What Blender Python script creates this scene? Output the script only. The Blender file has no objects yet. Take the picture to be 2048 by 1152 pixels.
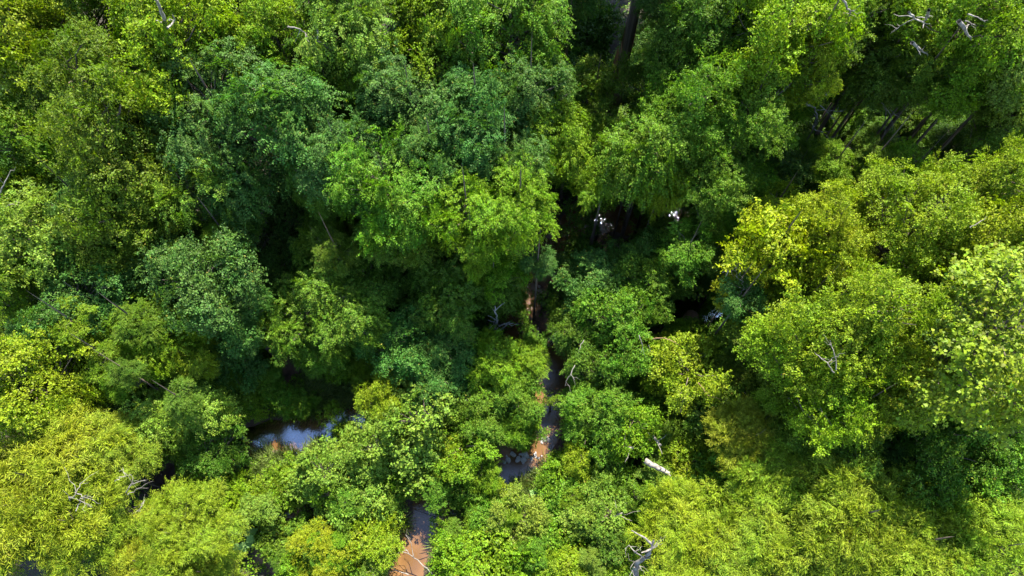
import bpy, bmesh, math, random
import numpy as np
from mathutils import Vector, Matrix

S = bpy.context.scene
COL = S.collection
R = math.radians

# ------------------------------------------------------------------ camera
CAM_H, TILT, LENS = 36.0, R(25), 24.0
FPX = LENS / 36.0 * 2048.0
cam_d = bpy.data.cameras.new("camera"); cam_d.lens = LENS; cam_d.sensor_width = 36.0
cam_d.clip_start = 0.1; cam_d.clip_end = 2000
cam = bpy.data.objects.new("camera", cam_d); COL.objects.link(cam)
cam.location = (0, 0, CAM_H); cam.rotation_euler = (TILT, 0, 0)
S.camera = cam
# ------------------------------------------------------------------ light
SUN_EL, SUN_AZ = R(57), R(14)          # azimuth from +Y (photo top) towards +X (photo right)
world = bpy.data.worlds.new("World"); S.world = world; world.use_nodes = True
wn = world.node_tree.nodes; wl = world.node_tree.links
sky = wn.new("ShaderNodeTexSky"); sky.sky_type = 'NISHITA'; sky.sun_disc = False
sky.sun_elevation = SUN_EL; sky.sun_rotation = SUN_AZ
sky.air_density = 1.0; sky.dust_density = .4; sky.ozone_density = 2.2
wn["Background"].inputs[1].default_value = 0.128
wl.new(sky.outputs[0], wn["Background"].inputs[0])
sd = Vector((math.cos(SUN_EL) * math.sin(SUN_AZ), math.cos(SUN_EL) * math.cos(SUN_AZ), math.sin(SUN_EL)))
sun_d = bpy.data.lights.new("sun", 'SUN'); sun_d.energy = 5.0; sun_d.angle = R(0.53); sun_d.color = (1, .94, .82)
sun = bpy.data.objects.new("sun", sun_d); COL.objects.link(sun)
sun.rotation_euler = sd.to_track_quat('Z', 'Y').to_euler()
S.view_settings.view_transform = 'Standard'; S.view_settings.look = 'None'
S.view_settings.exposure = 2.08; S.view_settings.gamma = 1.0; S.view_settings.use_curve_mapping = False
S.render.engine = 'CYCLES'
S.cycles.max_bounces = 8; S.cycles.diffuse_bounces = 4; S.cycles.transmission_bounces = 4; S.cycles.glossy_bounces = 2
S.cycles.caustics_reflective = False; S.cycles.caustics_refractive = False

# ------------------------------------------------------------------ helpers
def at(px, py, z=0.0):
    """point of the place at height z that the photograph shows at pixel px, py (of 2048 x 1152); also metres per pixel there"""
    u = (px - 1024) / FPX; v = (576 - py) / FPX
    d = Vector((u, v * math.cos(TILT) + math.sin(TILT), v * math.sin(TILT) - math.cos(TILT)))
    t = (CAM_H - z) / -d.z
    return Vector((0, 0, CAM_H)) + d * t, t / FPX

def tag(o, label=None, cat=None, group=None, kind=None):
    if label: o['label'] = label
    if cat: o['category'] = cat
    if group: o['group'] = group
    if kind: o['kind'] = kind
    return o

def link(name, me, parent=None, mat=None):
    o = bpy.data.objects.new(name, me); COL.objects.link(o)
    if parent is not None: o.parent = parent
    if mat is not None and me is not None and not me.materials: me.materials.append(mat)
    return o

def empty(name, loc, rz=0):
    o = bpy.data.objects.new(name, None); COL.objects.link(o)
    o.location = loc; o.rotation_euler = (0, 0, rz); o.empty_display_size = .3
    return o

def np_mesh(name, V, F, attr=None, smooth=False):
    """mesh from numpy arrays; F is (n, k)"""
    me = bpy.data.meshes.new(name)
    n, k = F.shape
    me.vertices.add(len(V)); me.vertices.foreach_set("co", np.ascontiguousarray(V, dtype=np.float32).ravel())
    me.loops.add(n * k); me.loops.foreach_set("vertex_index", np.ascontiguousarray(F, dtype=np.int32).ravel())
    me.polygons.add(n); me.polygons.foreach_set("loop_start", np.arange(0, n * k, k, dtype=np.int32))
    if smooth: me.polygons.foreach_set("use_smooth", np.ones(n, dtype=bool))
    me.update()
    if attr is not None:
        for nm, dom, arr in attr:
            a = me.attributes.new(nm, 'FLOAT', dom); a.data.foreach_set("value", np.ascontiguousarray(arr, dtype=np.float32))
    return me

def unit(a):
    return a / np.maximum(np.linalg.norm(a, axis=-1, keepdims=True), 1e-9)

# ------------------------------------------------------------------ materials
def new_mat(name):
    m = bpy.data.materials.new(name); m.use_nodes = True
    nt = m.node_tree; nt.nodes.clear()
    return m, nt.nodes, nt.links

def leaf_material(name, rough=.5, spec=.12, trans=.32):
    m, n, l = new_mat(name)
    out = n.new("ShaderNodeOutputMaterial")
    oi = n.new("ShaderNodeObjectInfo")
    at_ = n.new("ShaderNodeAttribute"); at_.attribute_name = "leafvar"
    # per-leaf hue and value, a few yellowing leaves
    hsv = n.new("ShaderNodeHueSaturation")
    mh = n.new("ShaderNodeMapRange"); mh.inputs[3].default_value = .488; mh.inputs[4].default_value = .516
    l.new(at_.outputs["Fac"], mh.inputs[0]); l.new(mh.outputs[0], hsv.inputs["Hue"])
    wn_ = n.new("ShaderNodeTexWhiteNoise"); wn_.noise_dimensions = '1D'; l.new(at_.outputs["Fac"], wn_.inputs["W"])
    mv = n.new("ShaderNodeMapRange"); mv.inputs[3].default_value = .5; mv.inputs[4].default_value = 1.6
    l.new(wn_.outputs["Value"], mv.inputs[0]); l.new(mv.outputs[0], hsv.inputs["Value"])
    l.new(oi.outputs["Color"], hsv.inputs["Color"])
    yl = n.new("ShaderNodeMapRange"); yl.inputs[1].default_value = .975; yl.inputs[2].default_value = 1.0
    yl.inputs[4].default_value = .75
    l.new(at_.outputs["Fac"], yl.inputs[0])
    mx = n.new("ShaderNodeMix"); mx.data_type = 'RGBA'; mx.inputs["B"].default_value = (.22, .17, .03, 1)
    l.new(yl.outputs[0], mx.inputs["Factor"]); l.new(hsv.outputs[0], mx.inputs["A"])
    # broad patches of older and younger foliage through the crown
    tc = n.new("ShaderNodeTexCoord"); nz = n.new("ShaderNodeTexNoise"); nz.inputs["Scale"].default_value = 2.3
    nz.inputs["Detail"].default_value = 2
    l.new(tc.outputs["Object"], nz.inputs["Vector"])
    hs2 = n.new("ShaderNodeHueSaturation")
    m2 = n.new("ShaderNodeMapRange"); m2.inputs[1].default_value = .3; m2.inputs[2].default_value = .7
    m2.inputs[3].default_value = .492; m2.inputs[4].default_value = .518
    l.new(nz.outputs["Fac"], m2.inputs[0]); l.new(m2.outputs[0], hs2.inputs["Hue"]); l.new(mx.outputs["Result"], hs2.inputs["Color"])
    p = n.new("ShaderNodeBsdfPrincipled"); p.inputs["Roughness"].default_value = rough
    p.inputs["Specular IOR Level"].default_value = spec
    l.new(hs2.outputs[0], p.inputs["Base Color"])
    t = n.new("ShaderNodeBsdfTranslucent")
    tr = n.new("ShaderNodeMix"); tr.data_type = 'RGBA'; tr.blend_type = 'MULTIPLY'; tr.inputs["Factor"].default_value = 1
    tr.inputs["B"].default_value = (1.45, 1.6, .3, 1)
    l.new(hs2.outputs[0], tr.inputs["A"]); l.new(tr.outputs["Result"], t.inputs["Color"])
    ms = n.new("ShaderNodeMixShader"); ms.inputs[0].default_value = trans
    l.new(p.outputs[0], ms.inputs[1]); l.new(t.outputs[0], ms.inputs[2]); l.new(ms.outputs[0], out.inputs[0])
    return m

def bark_material(name, c1, c2, scale=6, rough=.9):
    m, n, l = new_mat(name)
    out = n.new("ShaderNodeOutputMaterial"); p = n.new("ShaderNodeBsdfPrincipled"); p.inputs["Roughness"].default_value = rough
    p.inputs["Specular IOR Level"].default_value = .2
    tc = n.new("ShaderNodeTexCoord"); mp = n.new("ShaderNodeMapping"); mp.inputs["Scale"].default_value = (1, 1, .35)
    nz = n.new("ShaderNodeTexNoise"); nz.inputs["Scale"].default_value = scale; nz.inputs["Detail"].default_value = 6
    cr = n.new("ShaderNodeValToRGB"); cr.color_ramp.elements[0].position = .35; cr.color_ramp.elements[1].position = .65
    cr.color_ramp.elements[0].color = (*c1, 1); cr.color_ramp.elements[1].color = (*c2, 1)
    bp = n.new("ShaderNodeBump"); bp.inputs["Strength"].default_value = .6; bp.inputs["Distance"].default_value = .02
    l.new(tc.outputs["Object"], mp.inputs[0]); l.new(mp.outputs[0], nz.inputs["Vector"]); l.new(nz.outputs["Fac"], cr.inputs[0])
    l.new(cr.outputs[0], p.inputs["Base Color"]); l.new(nz.outputs["Fac"], bp.inputs["Height"]); l.new(bp.outputs[0], p.inputs["Normal"])
    l.new(p.outputs[0], out.inputs[0])
    return m

M_LEAF = leaf_material("leaf")
M_GLOSSY_LEAF = leaf_material("glossy_leaf", .55, .2, .32)
M_GRASS = leaf_material("grass_blade", .5, .3, .4)
M_BARK = bark_material("bark", (.07, .05, .038), (.17, .135, .105), 5)
M_DEAD = bark_material("weathered_wood", (.10, .088, .075), (.25, .225, .195), 7)
M_GREYDEAD = bark_material("grey_bark", (.12, .11, .10), (.30, .28, .25), 7)
M_STONE = bark_material("pale_stone", (.20, .19, .195), (.48, .46, .47), 9, .55)
M_LITTER = bark_material("leaf_litter", (.10, .055, .03), (.30, .18, .10), 9)

# ------------------------------------------------------------------ foliage generators
def leaf_shape(kind):
    """outline points (along, across, lift) in leaf lengths and triangles"""
    if kind == 'lobed':      # five pointed lobes
        o = [(0, 0), (-.02, .34), (.22, .30), (.30, .60), (.52, .30), (1.0, 0), (.52, -.30), (.30, -.60), (.22, -.30), (-.02, -.34)]
        pts = [(.28, 0, 0)] + [(a, b, .10 * abs(b) - .10 * a * a) for a, b in o]
        tri = [(0, i, i % 10 + 1) for i in range(1, 11)]
    elif kind == 'heart':    # broad leaf, six triangles
        pts = [(0, 0, 0), (.12, .36, .08), (.5, .40, .08), (1, 0, -.10), (.5, -.40, .08), (.12, -.36, .08), (.45, 0, -.02)]
        tri = [(6, 0, 1), (6, 1, 2), (6, 2, 3), (6, 3, 4), (6, 4, 5), (6, 5, 0)]
    else:                    # two triangles folded along the midrib
        w = {'broad': .36, 'narrow': .085, 'oval': .27}[kind]
        pts = [(0, 0, 0), (.45, w, .30 * w), (1, 0, -.08), (.45, -w, .30 * w)]
        tri = [(0, 3, 2), (0, 2, 1)]
    return np.array(pts), np.array(tri)

def leaves(rng, P, A, N, L, kind):
    """one leaf per row: base P, axis A, rough normal N, length L"""
    pts, tri = leaf_shape(kind)
    A = unit(A); B = unit(np.cross(N, A)); N2 = np.cross(A, B)
    n = len(P); k = len(pts)
    V = (P[:, None, :] + L[:, None, None] * (pts[None, :, 0:1] * A[:, None, :] + pts[None, :, 1:2] * B[:, None, :] + pts[None, :, 2:3] * N2[:, None, :]))
    F = (np.arange(n) * k)[:, None, None] + tri[None]
    var = np.repeat(rng.random(n), len(tri))
    return V.reshape(-1, 3), F.reshape(-1, 3), var

def sprays(rng, S0, D, length, m, L, kind, droop, spread, jit, cn=None):
    """twigs from S0 along D with m leaves each"""
    n = len(S0)
    t = (np.arange(m) + .6) / m
    t = t[None, :] + rng.uniform(-.3, .3, (n, m)) / m
    D = unit(D); up = np.array([0, 0, 1.0])
    side = unit(np.cross(D, up if cn is None else cn) + rng.normal(0, .25, (n, 3)))
    ln = length * rng.uniform(.65, 1.25, n)
    P = S0[:, None, :] + D[:, None, :] * (t * ln[:, None])[..., None]
    P[..., 2] -= droop * (t ** 2) * ln[:, None]
    sg = np.where((np.arange(m) % 2) == 0, 1.0, -1.0)[None, :, None]
    dd = D[:, None, :] - up * (2 * droop * t)[..., None]
    A = unit(dd) * (1 - spread) + side[:, None, :] * sg * spread
    A = A + rng.normal(0, jit, A.shape); A[..., 2] -= .15
    N = (up + .25 * D if cn is None else cn)[:, None, :] + rng.normal(0, jit, A.shape)
    Ls = L * rng.uniform(.65, 1.2, (n, m)) * (1 - .35 * np.abs(t - .45))
    return leaves(rng, P.reshape(-1, 3), A.reshape(-1, 3), N.reshape(-1, 3), Ls.reshape(-1), kind)

def lumps(rng, n=7):
    c = unit(rng.normal(0, 1, (n, 3))); a = rng.uniform(-.28, .30, n)
    return lambda d: 1 + np.sum(a * np.exp(-6 * (1 - d @ c.T)), axis=1)

def tube(V, F, pts, r0, r1, seg=5):
    """tapered tube appended to lists V, F (quads)"""
    pts = [Vector(p) for p in pts]; n = len(pts); base = len(V)
    for i, p in enumerate(pts):
        d = (pts[min(i + 1, n - 1)] - pts[max(i - 1, 0)]).normalized()
        x = d.cross(Vector((0, 0, 1)) if abs(d.z) < .9 else Vector((1, 0, 0))).normalized(); y = d.cross(x)
        r = r0 + (r1 - r0) * i / (n - 1)
        for k in range(seg):
            a = 2 * math.pi * k / seg
            V.append(p + x * (r * math.cos(a)) + y * (r * math.sin(a)))
    for i in range(n - 1):
        for k in range(seg):
            a = base + i * seg + k; b = base + i * seg + (k + 1) % seg
            F.append((a, b, b + seg, a + seg))

def tube_mesh(name, tubes, seg=5):
    V, F = [], []
    for pts, r0, r1 in tubes: tube(V, F, pts, r0, r1, seg)
    return np_mesh(name, np.array([tuple(v) for v in V]), np.array(F), smooth=True)

CROWN = {}
def make_crown(key, seed, clumps=190, clump_r=.13, n_spray=16, m=7, slen=.12, L=.05, kind='broad',
               droop=.25, spread=.75, jit=.3, rz=.85, low=-.5, outward=.45, upward=.1, shell=.5, tilt=.6, boughs=11):
    """crown of radius about 1 round the origin, with the limbs that carry it"""
    rng = np.random.default_rng(seed)
    # boughs: uneven lobes of their own size that leave dark hollows between them
    j = np.arange(boughs) + .5
    zb = np.clip(low + (1 - low) * j / boughs + rng.normal(0, .12, boughs), -1, 1); pb = j * 2.39996 + rng.normal(0, .55, boughs)
    bd = np.stack([np.sqrt(1 - zb * zb) * np.cos(pb), np.sqrt(1 - zb * zb) * np.sin(pb), zb], 1)
    br = rng.uniform(.24, .50, boughs); bc = bd * ((1.02 + rng.uniform(-.22, .16, boughs)) - br)[:, None]
    bd = np.vstack([bd, [[0, 0, .1]]]); br = np.append(br, .5); bc = np.vstack([bc, [[0, 0, 0]]])
    bi = rng.choice(boughs + 1, clumps, p=br ** 1.7 / np.sum(br ** 1.7))
    d = unit(rng.normal(0, 1, (clumps, 3)) + bd[bi] * .75 + np.array([0, 0, .25]))
    C = (bc[bi] + d * (br[bi] * (.5 + .72 * rng.random(clumps) ** 1.1))[:, None]) * np.array([1, 1, rz])
    d = unit(d * .7 + C)
    cr = clump_r * rng.uniform(.55, 1.5, clumps)
    ns = np.maximum(4, (n_spray * (cr / clump_r) ** 1.8)).astype(int)
    ci = np.repeat(np.arange(clumps), ns); n = len(ci)
    cn = unit(np.array([0, 0, 1.0]) + d * .35 + rng.normal(0, tilt, (clumps, 3)))     # each bough lies its own way
    off = unit(rng.normal(0, 1, (n, 3))) * (rng.random(n) ** .5)[:, None]
    off -= cn[ci] * (np.sum(off * cn[ci], 1) * .62)[:, None]                           # flattened into a plate
    S0 = C[ci] + off * cr[ci][:, None]
    D = off + rng.normal(0, .35, (n, 3)) + d[ci] * outward
    D -= cn[ci] * (np.sum(D * cn[ci], 1) * .6)[:, None]
    D[:, 2] += upward
    V, F, var = sprays(rng, S0, D, slen, m, L, kind, droop, spread, jit, cn[ci])
    cm = np_mesh(key + "_crown", V, F, [("leafvar", 'FACE', var)])
    cm.materials.append(M_GLOSSY_LEAF if kind == 'lobed' else M_LEAF)
    tubes = []
    order = rng.permutation(clumps)[:max(8, clumps // 4)]
    for k in order:
        c = Vector(C[k]) * .93; s = Vector((0, 0, max(-rz * .75, c.z - .55 * math.hypot(c.x, c.y) - .15)))
        mid = s.lerp(c, .5) + Vector(rng.normal(0, .05, 3)) + Vector((0, 0, -.04))
        tubes.append(([s, s.lerp(mid, .5) + Vector(rng.normal(0, .02, 3)), mid, mid.lerp(c, .6) + Vector(rng.normal(0, .03, 3)), c], .018, .004))
    tubes.append(([(0, 0, -rz * .9), (.02, -.01, -rz * .3), (-.02, .02, rz * .15), (.01, 0, rz * .4)], .04, .008))
    lm = tube_mesh(key + "_limbs", tubes, 4); lm.materials.append(M_BARK)
    CROWN.setdefault(key, []).append((cm, lm, rz, C))

# broad leaves in rosettes (maple or oak like)
for s in range(4): make_crown('M', 10 + s, clumps=250, n_spray=19, L=.042)
# finely leaved
for s in range(3): make_crown('O', 20 + s, clumps=320, clump_r=.11, n_spray=17, m=8, slen=.11, L=.038, kind='oval', droop=.3)
# compound leaves on arching stalks
for s in range(3): make_crown('P', 30 + s, clumps=190, clump_r=.155, n_spray=14, m=12, slen=.18, L=.048, kind='oval', droop=.45, spread=.9, jit=.18, rz=.95)
# feathery narrow leaves
for s in range(4): make_crown('W', 40 + s, clumps=260, clump_r=.10, n_spray=14, m=13, slen=.22, boughs=20, L=.076, kind='narrow', droop=.3, spread=.5, jit=.2, outward=.7, upward=.3, shell=.72, rz=.5, low=-.1)
# big lobed leaves
make_crown('S', 50, clumps=150, clump_r=.16, n_spray=15, m=5, slen=.12, L=.046, kind='lobed', spread=.6, tilt=.3)
# shrubs (few, relatively larger leaves)
for s in range(4): make_crown('B', 60 + s, clumps=90, clump_r=.2, n_spray=12, m=7, slen=.2, L=.10, kind='broad', rz=.7, low=-.25)
for s in range(3): make_crown('F', 70 + s, clumps=90, clump_r=.2, n_spray=12, m=10, slen=.26, L=.09, kind='oval', rz=.7, low=-.25, upward=.3)
# thin, see-through
for s in range(2): make_crown('T', 90 + s, clumps=45, clump_r=.15, n_spray=9, m=7, slen=.18, L=.07, kind='broad', low=-.5)
# drooping heart-shaped leaves, vine covered
for s in range(2): make_crown('V', 80 + s, clumps=190, clump_r=.135, n_spray=17, m=6, slen=.125, L=.041, kind='heart', droop=.5, low=-.6, rz=.85)

def trunk_mesh(seed):
    rg = random.Random(seed); V, F = [], []
    pts = [(rg.uniform(-.6, .6) * k / 6 * (k < 6), rg.uniform(-.6, .6) * k / 6 * (k < 6), k / 6) for k in range(7)]
    tube(V, F, pts, 1.15, .6, 9)
    for i in range(9):                                              # root flare
        V[i] = Vector((V[i].x * 1.5, V[i].y * 1.5, V[i].z))
    me = np_mesh("trunk", np.array([tuple(v) for v in V]), np.array(F), smooth=True); me.materials.append(M_BARK)
    return me
TRUNKS = [trunk_mesh(i) for i in range(4)]

KIND = {'M': ('broadleaf_tree', 'tree'), 'O': ('fine_leaved_tree', 'tree'), 'P': ('compound_leaved_tree', 'tree'), 'W': ('feathery_tree', 'tree'),
        'S': ('large_leaved_tree', 'tree'), 'B': ('shrub', 'shrub'), 'F': ('leafy_shrub', 'shrub'), 'V': ('vine_covered_tree', 'tree'), 'T': ('thin_shrub', 'shrub')}
TINT = dict(yg=(.142, .195, .007), lime=(.105, .175, .007), mid=(.064, .115, .009), blue=(.054, .115, .018), dark=(.044, .088, .010),  # blue: leaf colour with some skylit shade put into it
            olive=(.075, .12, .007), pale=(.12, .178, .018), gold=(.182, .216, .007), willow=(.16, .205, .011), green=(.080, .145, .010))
RND = random.Random(7)
CANOPY = "broadleaf trees of the woodland canopy"
# where the photograph looks down through the foliage to the water and the banks
CLEAR = [(1160, 435, 36), (1235, 437, 32), (1300, 440, 7), (1110, 505, 14), (1075, 565, 14), (1030, 650, 8), (1405, 612, 26), (1360, 615, 16), (1110, 768, 15), (1090, 835, 12),
         (1090, 880, 12), (1065, 914, 26), (1018, 925, 18), (1035, 942, 18), (855, 1020, 13), (842, 1060, 28), (828, 1100, 30), (815, 1130, 26), (575, 868, 40), (520, 875, 30), (620, 855, 18), (690, 785, 24),
         (640, 775, 22), (580, 742, 18), (500, 858, 18), (520, 1110, 8), (575, 1030, 14), (482, 1076, 20), (1680, 300, 12)]
def give_way(px, py, r, zc, sp):
    if zc > 7.5 or sp == 'T': return px, py, r
    x0, y0, r0 = px, py, r
    for k in range(6):
        for cx, cy, cr_ in CLEAR:
            d = math.hypot(px - cx, (py - cy) * 1.05); need = r * 1.12 + cr_
            if d < need and d > 1:
                s_ = (need - d) * .5
                px += (px - cx) / d * s_ * .6; py += (py - cy) / d * s_ * .6; r = max(r - s_ * .45, r0 * .55)
    return px, py, r
def plant(px, py, r, zc, sp, tint, label, group=None, zs=1.0, trunk=True):
    """a tree or shrub whose crown centre stands zc above the ground and r photo pixels wide in half"""
    px, py, r = give_way(px, py, r, zc, sp)
    c, mpp = at(px, py, zc)
    rad = r * mpp * 1.1
    name, cat = KIND[sp]
    if zc < 3.2 and cat == 'tree' and rad < 2.6: cat = 'shrub'
    t = empty(name, (c.x, c.y, -.05))
    tag(t, label, cat, group or (CANOPY if cat == 'tree' else "shrubs growing along the stream"))
    cm, lm, rz, C = CROWN[sp][RND.randrange(len(CROWN[sp]))]
    a = RND.uniform(0, 6.28)
    col = [v * RND.uniform(.92, 1.08) for v in TINT[tint]]
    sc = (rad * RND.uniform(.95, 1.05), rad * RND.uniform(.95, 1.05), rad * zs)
    zz = max(zc, rz * sc[2] * .45) + .05
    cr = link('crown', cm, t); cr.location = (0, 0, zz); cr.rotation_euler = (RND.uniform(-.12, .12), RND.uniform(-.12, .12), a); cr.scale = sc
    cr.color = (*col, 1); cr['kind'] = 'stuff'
    lb = link('limbs', lm, t); lb.location = cr.location; lb.rotation_euler = cr.rotation_euler; lb.scale = sc; lb['kind'] = 'stuff'
    h = zz - rz * sc[2] * .45
    if h > .3:
        tr = link('trunk', TRUNKS[RND.randrange(4)], t); w = .034 * rad + .02
        tr.scale = (w, w, h); tr.rotation_euler = (0, 0, a)
    return t, cr, C

# ------------------------------------------------------------------ ground and stream
STREAMS = [  # pixels of the photograph along each reach, half width in metres
    ([(1520, 455), (1400, 440), (1300, 440), (1160, 440), (1110, 500), (1060, 580), (1035, 640), (1060, 700), (1108, 768), (1092, 835), (1085, 885), (1040, 930), (975, 960), (900, 985), (855, 1020), (845, 1060), (822, 1105), (800, 1160), (770, 1250)], .85),
    ([(1620, 560), (1500, 600), (1405, 612), (1330, 625), (1200, 660), (1080, 720)], .85),
    ([(730, 840), (690, 850), (650, 853), (580, 872), (500, 880), (410, 925), (350, 945)], .85),
]
SAND = [(500, 874, .55), (580, 745, .9), (690, 785, .8), (690, 862, .6), (1080, 552, .9), (1100, 642, .7), (1680, 300, .7), (1000, 905, 1.0), (640, 838, .7),
        (1060, 940, .5), (820, 1120, .8), (890, 1075, .6), (990, 975, .9), (1385, 630, .9), (520, 1110, .45), (575, 1030, .9), (550, 1130, .4), (1180, 1060, .5), (1005, 945, .8)]
WZ = -.42
seg_a, seg_b, seg_w = [], [], []
for pts, w in STREAMS:
    q = [at(x, y, WZ)[0] for x, y in pts]
    for a, b in zip(q[:-1], q[1:]): seg_a.append(a[:2]); seg_b.append(b[:2]); seg_w.append(w)
seg_a, seg_b, seg_w = np.array(seg_a), np.array(seg_b), np.array(seg_w)
def bank(X, Y):
    """distance to the nearest stream centreline in half widths"""
    P = np.stack([X, Y], -1)
    best = np.full(X.shape, 1e9)
    for a, b, w in zip(seg_a, seg_b, seg_w):
        ab = b - a; t = np.clip(((P - a) @ ab) / (ab @ ab), 0, 1)
        best = np.minimum(best, np.linalg.norm(P - a - t[..., None] * ab, axis=-1) / w)
    return best
_rg = np.random.default_rng(3)
_k = _rg.normal(0, 1, (14, 2)); _k = unit(_k) * np.geomspace(.12, 2.6, 14)[:, None]; _p = _rg.uniform(0, 6.28, 14); _a = .22 * np.geomspace(1, .1, 14)
def height(X, Y):
    h = sum(a * np.sin(k[0] * X + k[1] * Y + p) for a, k, p in zip(_a, _k, _p))
    h = h * np.clip(1 - (np.hypot(X, Y - 16) - 60) / 300, .2, 1)
    wob = .18 * np.sin(2.1 * X + 1.3 * Y) + .14 * np.sin(4.3 * X - 3.7 * Y + 1)
    d = bank(X, Y) + wob
    s = np.clip((d - .55) / 1.1, 0, 1); s = s * s * (3 - 2 * s)
    return (h * .6) * s + (1 - s) * -.72
def axis(lo, hi, step, far):
    core = np.arange(lo, hi + step, step); g = np.geomspace(1, far, 18)
    return np.concatenate([lo - g[::-1] * 2, core, hi + g * 2])
gx = axis(-36, 36, .28, 200); gy = axis(-6, 48, .28, 200)
X, Y = np.meshgrid(gx, gy)
Zg = height(X, Y)
sand = np.zeros_like(X)
for sx, sy, sr in SAND:
    p, _ = at(sx, sy, -.2); dd = np.hypot(X - p.x, Y - p.y) / sr + .25 * np.sin(3.1 * X + 1.7 * Y) + .2 * np.sin(2.3 * Y - 4.1 * X)
    g = np.clip(1.35 - dd, 0, 1); sand = np.maximum(sand, g)
    near = np.clip(1 - np.hypot(X - p.x, Y - p.y) / (sr * 1.2), 0, 1)
    if sr >= .9: Zg = np.maximum(Zg, np.minimum(-.30, Zg + .5 * near)) * (near > 0) + Zg * (near <= 0)
ny, nx = X.shape
idx = np.arange(nx * ny).reshape(ny, nx)
Fg = np.stack([idx[:-1, :-1], idx[:-1, 1:], idx[1:, 1:], idx[1:, :-1]], -1).reshape(-1, 4)
wet = np.clip(1.9 - bank(X, Y), 0, 1)
gm = np_mesh("ground", np.stack([X, Y, Zg], -1).reshape(-1, 3), Fg, [("sand", 'POINT', sand.ravel()), ("wet", 'POINT', wet.ravel())], smooth=True)
m, n, l = new_mat("forest_floor")
out = n.new("ShaderNodeOutputMaterial"); p = n.new("ShaderNodeBsdfPrincipled"); p.inputs["Roughness"].default_value = .9
tc = n.new("ShaderNodeTexCoord"); nz = n.new("ShaderNodeTexNoise"); nz.inputs["Scale"].default_value = 1.1; nz.inputs["Detail"].default_value = 9
nz.inputs["Roughness"].default_value = .7
nf = n.new("ShaderNodeTexVoronoi"); nf.inputs["Scale"].default_value = 14
l.new(tc.outputs["Object"], nz.inputs["Vector"]); l.new(tc.outputs["Object"], nf.inputs["Vector"])
cr = n.new("ShaderNodeValToRGB"); e = cr.color_ramp.elements
e[0].position = .32; e[0].color = (.014, .015, .007, 1); e[1].position = .7; e[1].color = (.03, .042, .012, 1)
e2 = e.new(.5); e2.color = (.036, .026, .014, 1)
l.new(nz.outputs["Fac"], cr.inputs[0])
lit = n.new("ShaderNodeMix"); lit.data_type = 'RGBA'; lit.blend_type = 'MULTIPLY'; lit.inputs["Factor"].default_value = .5
l.new(cr.outputs[0], lit.inputs["A"]); l.new(nf.outputs["Color"], lit.inputs["B"])
aw = n.new("ShaderNodeAttribute"); aw.attribute_name = "wet"; as_ = n.new("ShaderNodeAttribute"); as_.attribute_name = "sand"
mw = n.new("ShaderNodeMix"); mw.data_type = 'RGBA'; mw.inputs["B"].default_value = (.055, .03, .02, 1)
l.new(aw.outputs["Fac"], mw.inputs["Factor"]); l.new(lit.outputs["Result"], mw.inputs["A"])
mm = n.new("ShaderNodeMath"); mm.operation = 'MULTIPLY'
rz_ = n.new("ShaderNodeMapRange"); rz_.inputs[1].default_value = .3; rz_.inputs[2].default_value = .55
l.new(nz.outputs["Fac"], rz_.inputs[0]); l.new(rz_.outputs[0], mm.inputs[0]); l.new(as_.outputs["Fac"], mm.inputs[1])
mS = n.new("ShaderNodeMix"); mS.data_type = 'RGBA'; mS.inputs["B"].default_value = (.22, .12, .072, 1)
l.new(mm.outputs[0], mS.inputs["Factor"]); l.new(mw.outputs["Result"], mS.inputs["A"]); l.new(mS.outputs["Result"], p.inputs["Base Color"])
bp = n.new("ShaderNodeBump"); bp.inputs["Strength"].default_value = .8; bp.inputs["Distance"].default_value = .06
l.new(nz.outputs["Fac"], bp.inputs["Height"]); l.new(bp.outputs[0], p.inputs["Normal"]); l.new(p.outputs[0], out.inputs[0])
tag(link('ground', gm, None, m), kind='structure')

# water: one flat sheet along each reach, its rim inside the banks
m, n, l = new_mat("stream_water")
out = n.new("ShaderNodeOutputMaterial")
tc = n.new("ShaderNodeTexCoord"); nz = n.new("ShaderNodeTexNoise"); nz.inputs["Scale"].default_value = 13; nz.inputs["Detail"].default_value = 6
n2 = n.new("ShaderNodeTexNoise"); n2.inputs["Scale"].default_value = .8; n2.inputs["Detail"].default_value = 5
l.new(tc.outputs["Object"], nz.inputs["Vector"]); l.new(tc.outputs["Object"], n2.inputs["Vector"])
cr = n.new("ShaderNodeValToRGB"); e = cr.color_ramp.elements
e[0].position = .35; e[0].color = (.10, .052, .02, 1); e[1].position = .65; e[1].color = (.155, .08, .03, 1)
l.new(n2.outputs["Fac"], cr.inputs[0])
df = n.new("ShaderNodeBsdfDiffuse"); l.new(cr.outputs[0], df.inputs["Color"])
gl = n.new("ShaderNodeBsdfGlossy"); gl.inputs["Roughness"].default_value = .055; gl.inputs["Color"].default_value = (.66, .80, 1, 1)  # blue gloss colour deepens the reflected sky
bp = n.new("ShaderNodeBump"); bp.inputs["Strength"].default_value = .3; bp.inputs["Distance"].default_value = .03
l.new(nz.outputs["Fac"], bp.inputs["Height"]); l.new(bp.outputs[0], gl.inputs["Normal"])
lw = n.new("ShaderNodeFresnel"); lw.inputs["IOR"].default_value = 1.55; l.new(bp.outputs[0], lw.inputs["Normal"])
ms = n.new("ShaderNodeMixShader"); l.new(lw.outputs[0], ms.inputs[0]); l.new(df.outputs[0], ms.inputs[1]); l.new(gl.outputs[0], ms.inputs[2])
l.new(ms.outputs[0], out.inputs[0])
M_WATER = m
M_POOL = M_WATER.copy(); M_POOL.name = "sky_boost_water"            # reflectance raised to show more blue sky, ripples softened
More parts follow.
